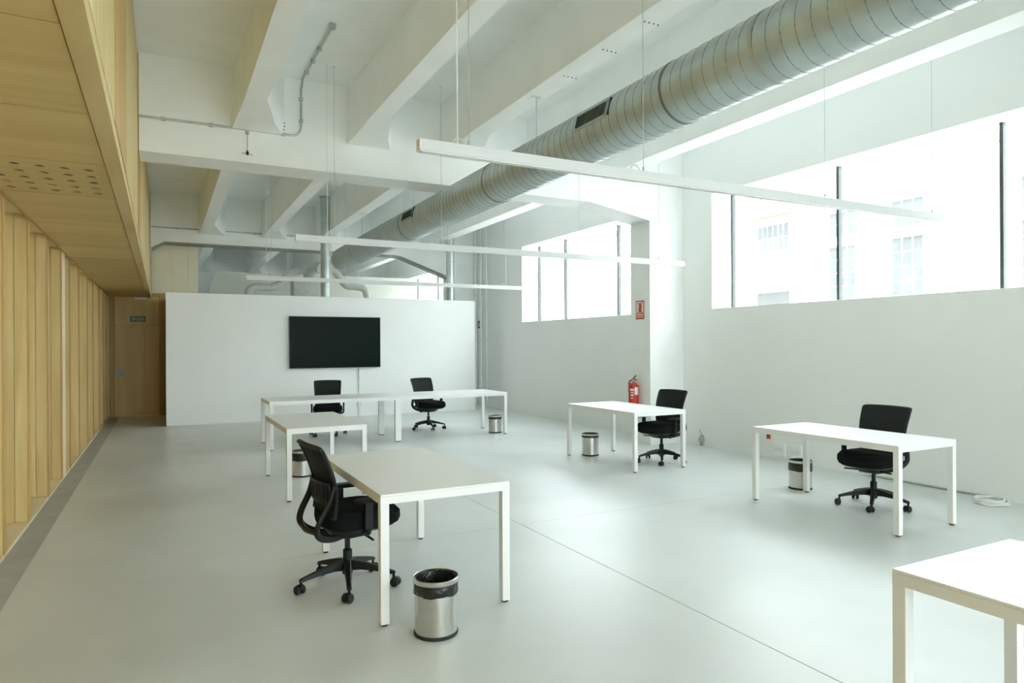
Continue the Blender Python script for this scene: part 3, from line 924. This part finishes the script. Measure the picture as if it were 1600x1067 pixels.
for y in (2.95, 6.05, 9.9, 12.9):
    h = MB().tube([(0.05, y, DR - .01), (0.05, y, 4.15 - DZ)], .005, 6).build('hanger_rod', 'wire', du)
    MB().box(.0, .10, y - .012, y + .012, 4.138 - DZ, 4.148 - DZ).build('hanger_plate', 'wire', h, smooth=0)
    MB().rings([ring(y - .014, DR + .002), ring(y - .014, DR + .004), ring(y + .014, DR + .004), ring(y + .014, DR + .002)], False, False).build('strap', 'galv_dull', h, recalc=False)

# ---- vertical flue pipes behind the partition
for X, Y, zt, lb in ((3.245, 15.26, 4.92, 'upright galvanised pipe rising behind the partition above the screen'), (6.26, 15.26, 4.0, 'upright galvanised pipe behind the partition near its right end')):
    t = thing('flue_pipe', lb, 'pipe', (X, Y, 0), 0, 'galvanised pipes behind the partition')
    MB().lathe([(.10, 0), (.10, 4.90)], 24).build('pipe', 'galv', t)
    MB().lathe([(.125, 4.895), (.125, 4.915)], 24).build('flange', 'galv_dull', t)
    for z in (1.5, 2.9, 3.6, 4.3):
        MB().lathe([(.103, z), (.103, z + .03)], 24).build('band', 'galv_dull', t)
    MB().tube([(.13, 0, 2.0), (.13, 0, 4.9)], .012, 6).build('cable', 'white_plastic', t)

# ---- air handler with curved branch ducts in the far bay
ah = thing('air_handler', 'grey ventilation unit with two curved branch ducts behind the partition', 'ventilation unit', (3.2, 18.3, 0))
MB().prism([(-.10, 2.3), (.95, 2.3), (.62, 3.42), (-.12, 3.42)], .12, .6, 'Y').build('plenum', 'flex', ah, bevel=.02)
MB().tube(spline([(.30, -1.6, 3.46), (.30, -.9, 3.60), (.30, -.2, 3.58), (.30, .2, 3.45)], 6), .15, 20).build('inlet_elbow', 'flex', ah)
for s, pts in ((-1, [(.22, 0, 3.58), (.02, 0, 3.57), (-.24, 0, 3.49), (-.47, 0, 3.22), (-.75, 0, 3.11), (-1.06, 0, 3.12), (-1.23, 0, 2.98), (-1.27, 0, 2.6)]),
               (1, [(.40, 0, 3.58), (.62, 0, 3.62), (.92, 0, 3.59), (1.08, 0, 3.42), (1.26, 0, 3.22), (1.53, 0, 3.20), (1.78, 0, 3.10), (1.85, 0, 2.6)])):
    q = MB().tube(spline(pts, 7), .095, 18).build('branch_duct', 'flex', ah)
    MB().tube([(pts[1][0] + s * .0, 0, pts[1][2]), (pts[1][0] + s * .04, 0, pts[1][2])], .104, 18).build('clamp', 'steel', q)
MB().tube([(-.28, 0, 3.5), (-.28, 0, 4.3)], .01, 6).build('hanger_rod', 'wire', ah)
for s in (0, .8):
    MB().box(s - .03, s + .03, .3, .4, 0, 2.3).build('stand', 'galv_dull', ah, smooth=0)

# ---- suspended linear lights
M['bar'] = mat('off_white_aluminium', (0.62, 0.635, 0.63), 0.45, var=0.01, scale=8)
def bar(label, x0, x1, y, zb, cables, zc):
    t = thing('linear_light', label, 'light', ((x0 + x1) / 2, y, zb), 0, 'white suspended linear lights')
    hx = (x1 - x0) / 2
    MB().box(-hx, hx, -.03, .03, .006, .075).build('housing', 'bar', t, bevel=.002, smooth=0)
    MB().box(-hx + .01, hx - .01, -.024, .024, 0, .006).build('diffuser', 'white_plastic', t, smooth=0)
    for s in (-1, 1):
        MB().box(s * hx - .003, s * hx + .003, -.031, .031, .004, .076).build('end_cap', 'white_plastic', t, smooth=0)
    for k, (cx, top) in enumerate(cables):
        X = cx - (x0 + x1) / 2
        c = MB().tube([(X, 0, .075), (X, 0, top - zb)], .0028, 6).build('suspension_wire', 'wire', t)
        MB().lathe([(.008, .075), (.009, .08), (.009, .105), (.004, .115)], 10, (X, 0, 0)).build('wire_grip', 'wire', c)
        ar = [(X - .075 + .04 * math.cos(R(a)), 0, .075 + .042 * math.sin(R(a))) for a in range(0, 181, 20)]
        MB().tube(ar, .004, 6).build('hook', 'wire', c)
        MB().lathe([(.018, top - zb - .012), (.018, top - zb)], 12, (X, 0, 0)).build('ceiling_rose', 'white_plastic', c)
    if zc:
        X = cables[0][0] - (x0 + x1) / 2 - .08
        MB().tube([(X, 0, .075), (X, .0, zc - zb)], .004, 6).build('power_cable', 'white_plastic', t)
    return t
bar('nearest and largest of the three suspended white light bars', 1.385, 7.06, 3.875, 2.75, ((1.72, 4.78), (3.10, 4.78), (5.06, 4.78), (6.6, 4.78)), 4.78)
bar('middle suspended white light bar, crossing before the small window', 1.325, 6.96, 7.77, 2.75, ((1.76, 4.78), (3.40 - .33, 4.78), (5.10, 4.78), (6.5, 4.78)), 4.78)
bar('farthest suspended white light bar, low over the bench table', 1.315, 6.77, 12.55, 2.75, ((1.72, 4.92), (3.44 - .4, 4.92), (5.1, 4.92), (6.4, 4.92)), 4.92)

# ---- conduits
cd = thing('conduit', 'grey steel conduit bent along the girder and up to the ceiling', 'conduit', (0, 8.33, 4.08))
path = [(-.22, -.022, 0), (1.38, -.022, .01)] + [(1.38 + .11 * math.sin(R(a)), -.022, .12 - .11 * math.cos(R(a))) for a in range(15, 91, 15)] + [(1.49, -.022, .56)] \
    + [(1.49, -.022 - .10 * math.sin(R(a)), .58 + .10 * (1 - math.cos(R(a))) * .8) for a in (20, 45, 70, 90)] + [(1.50, -.5, .672), (1.515, -1.55, .676)]
MB().tube(path, .0125, 8).build('tube', 'galv_dull', cd)
for p in ((.02, -.02, .0), (.5, -.02, .004), (.88, -.02, .006), (1.28, -.02, .009), (1.49, -.02, .2), (1.49, -.02, .46)):
    MB().box(p[0] - .022, p[0] + .022, -.038, 0, p[2] - .02, p[2] + .02).build('clip', 'galv_dull', cd, bevel=.004, smooth=0)
for y in (-.30, -.65, -1.0):
    MB().box(1.48, 1.53, y - .02, y + .02, .66, .70).build('clip', 'galv_dull', cd, bevel=.004, smooth=0)
MB().box(1.485, 1.545, -1.62, -1.55, .65, .70).build('junction_box', 'grey_plastic', cd, bevel=.006, smooth=0)
cd = thing('conduit', 'thin grey conduit running straight across the far girder', 'conduit', (0, 16.40, 4.17))
MB().tube([(-.20, -.02, 0), (3.3, -.02, .01)], .014, 8).build('tube', 'grey_plastic', cd)
for x in (.3, 1.1, 1.9, 2.7):
    MB().box(x - .03, x + .03, -.04, 0, -.018, .018).build('clip', 'grey_plastic', cd, smooth=0)
t = thing('girder_hook', 'small dark hanging hook with crossbar on the near girder', 'hook', (.885, 8.33, 3.80))
MB().tube([(0, -.02, .02), (0, -.02, .25)], .005, 6).build('rod', 'grey_plastic', t)
MB().lathe([(.004, -.01), (.014, .0), (.016, .025), (.005, .045)], 10, (0, -.02, 0)).build('knob', 'rubber', t)
MB().tube([(-.06, -.02, .01), (.06, -.02, .0)], .005, 6).build('crossbar', 'grey_plastic', t)
MB().box(-.02, .02, -.015, 0, .235, .26).build('plate', 'grey_plastic', t, smooth=0)
# rows of anchor holes left in the ribs
for k, (x, y) in enumerate(((3.42, 4.25), (3.42, 4.82), (3.42, 5.46))):
    t = thing('anchor_row', ('nearest', 'middle', 'farthest')[k] + ' row of dark anchor stubs under the rib above the duct', 'anchor', (x, y, 4.15), 0, 'anchor stubs in the rib')
    for q in range(4):
        MB().lathe([(.006, -.006), (.006, .004)], 8, (q * .045, 0, 0)).build('stub', 'rubber', t)

t = thing('anchor_cluster', 'cluster of dark anchor stubs on the near girder above the conduit', 'anchor', (1.22, 8.33, 4.17))
for x, z in ((-.07, .06), (-.065, .02), (-.055, -.02), (.08, .06), (.08, .02), (.07, -.02)):
    MB().prism([(x + .007 * math.cos(a * math.pi / 4), z + .007 * math.sin(a * math.pi / 4)) for a in range(8)], -.006, .0, 'Y').build('stub', 'rubber', t)

# ---- added grey strip under the far girder
t = thing('added_girder_strip', 'added dark grey strip following the underside of the far girder', 'added_strip', (0, 16.36, 3.87))  # added grey strip stands in for the dark underside of the girder
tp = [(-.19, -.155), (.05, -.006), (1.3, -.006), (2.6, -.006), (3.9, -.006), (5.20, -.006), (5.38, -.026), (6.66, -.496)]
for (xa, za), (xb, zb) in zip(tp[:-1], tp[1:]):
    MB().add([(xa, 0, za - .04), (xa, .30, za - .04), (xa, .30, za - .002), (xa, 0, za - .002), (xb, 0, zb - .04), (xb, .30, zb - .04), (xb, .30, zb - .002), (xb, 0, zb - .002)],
             [(0, 1, 2, 3), (7, 6, 5, 4), (0, 4, 5, 1), (1, 5, 6, 2), (2, 6, 7, 3), (3, 7, 4, 0)]).build('strip_piece', 'added_strip', t, smooth=0)
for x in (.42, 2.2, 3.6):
    MB().box(x - .07, x + .07, .02, .10, -.075, -.047).build('added_block', 'added_strip', t, bevel=.004, smooth=0)
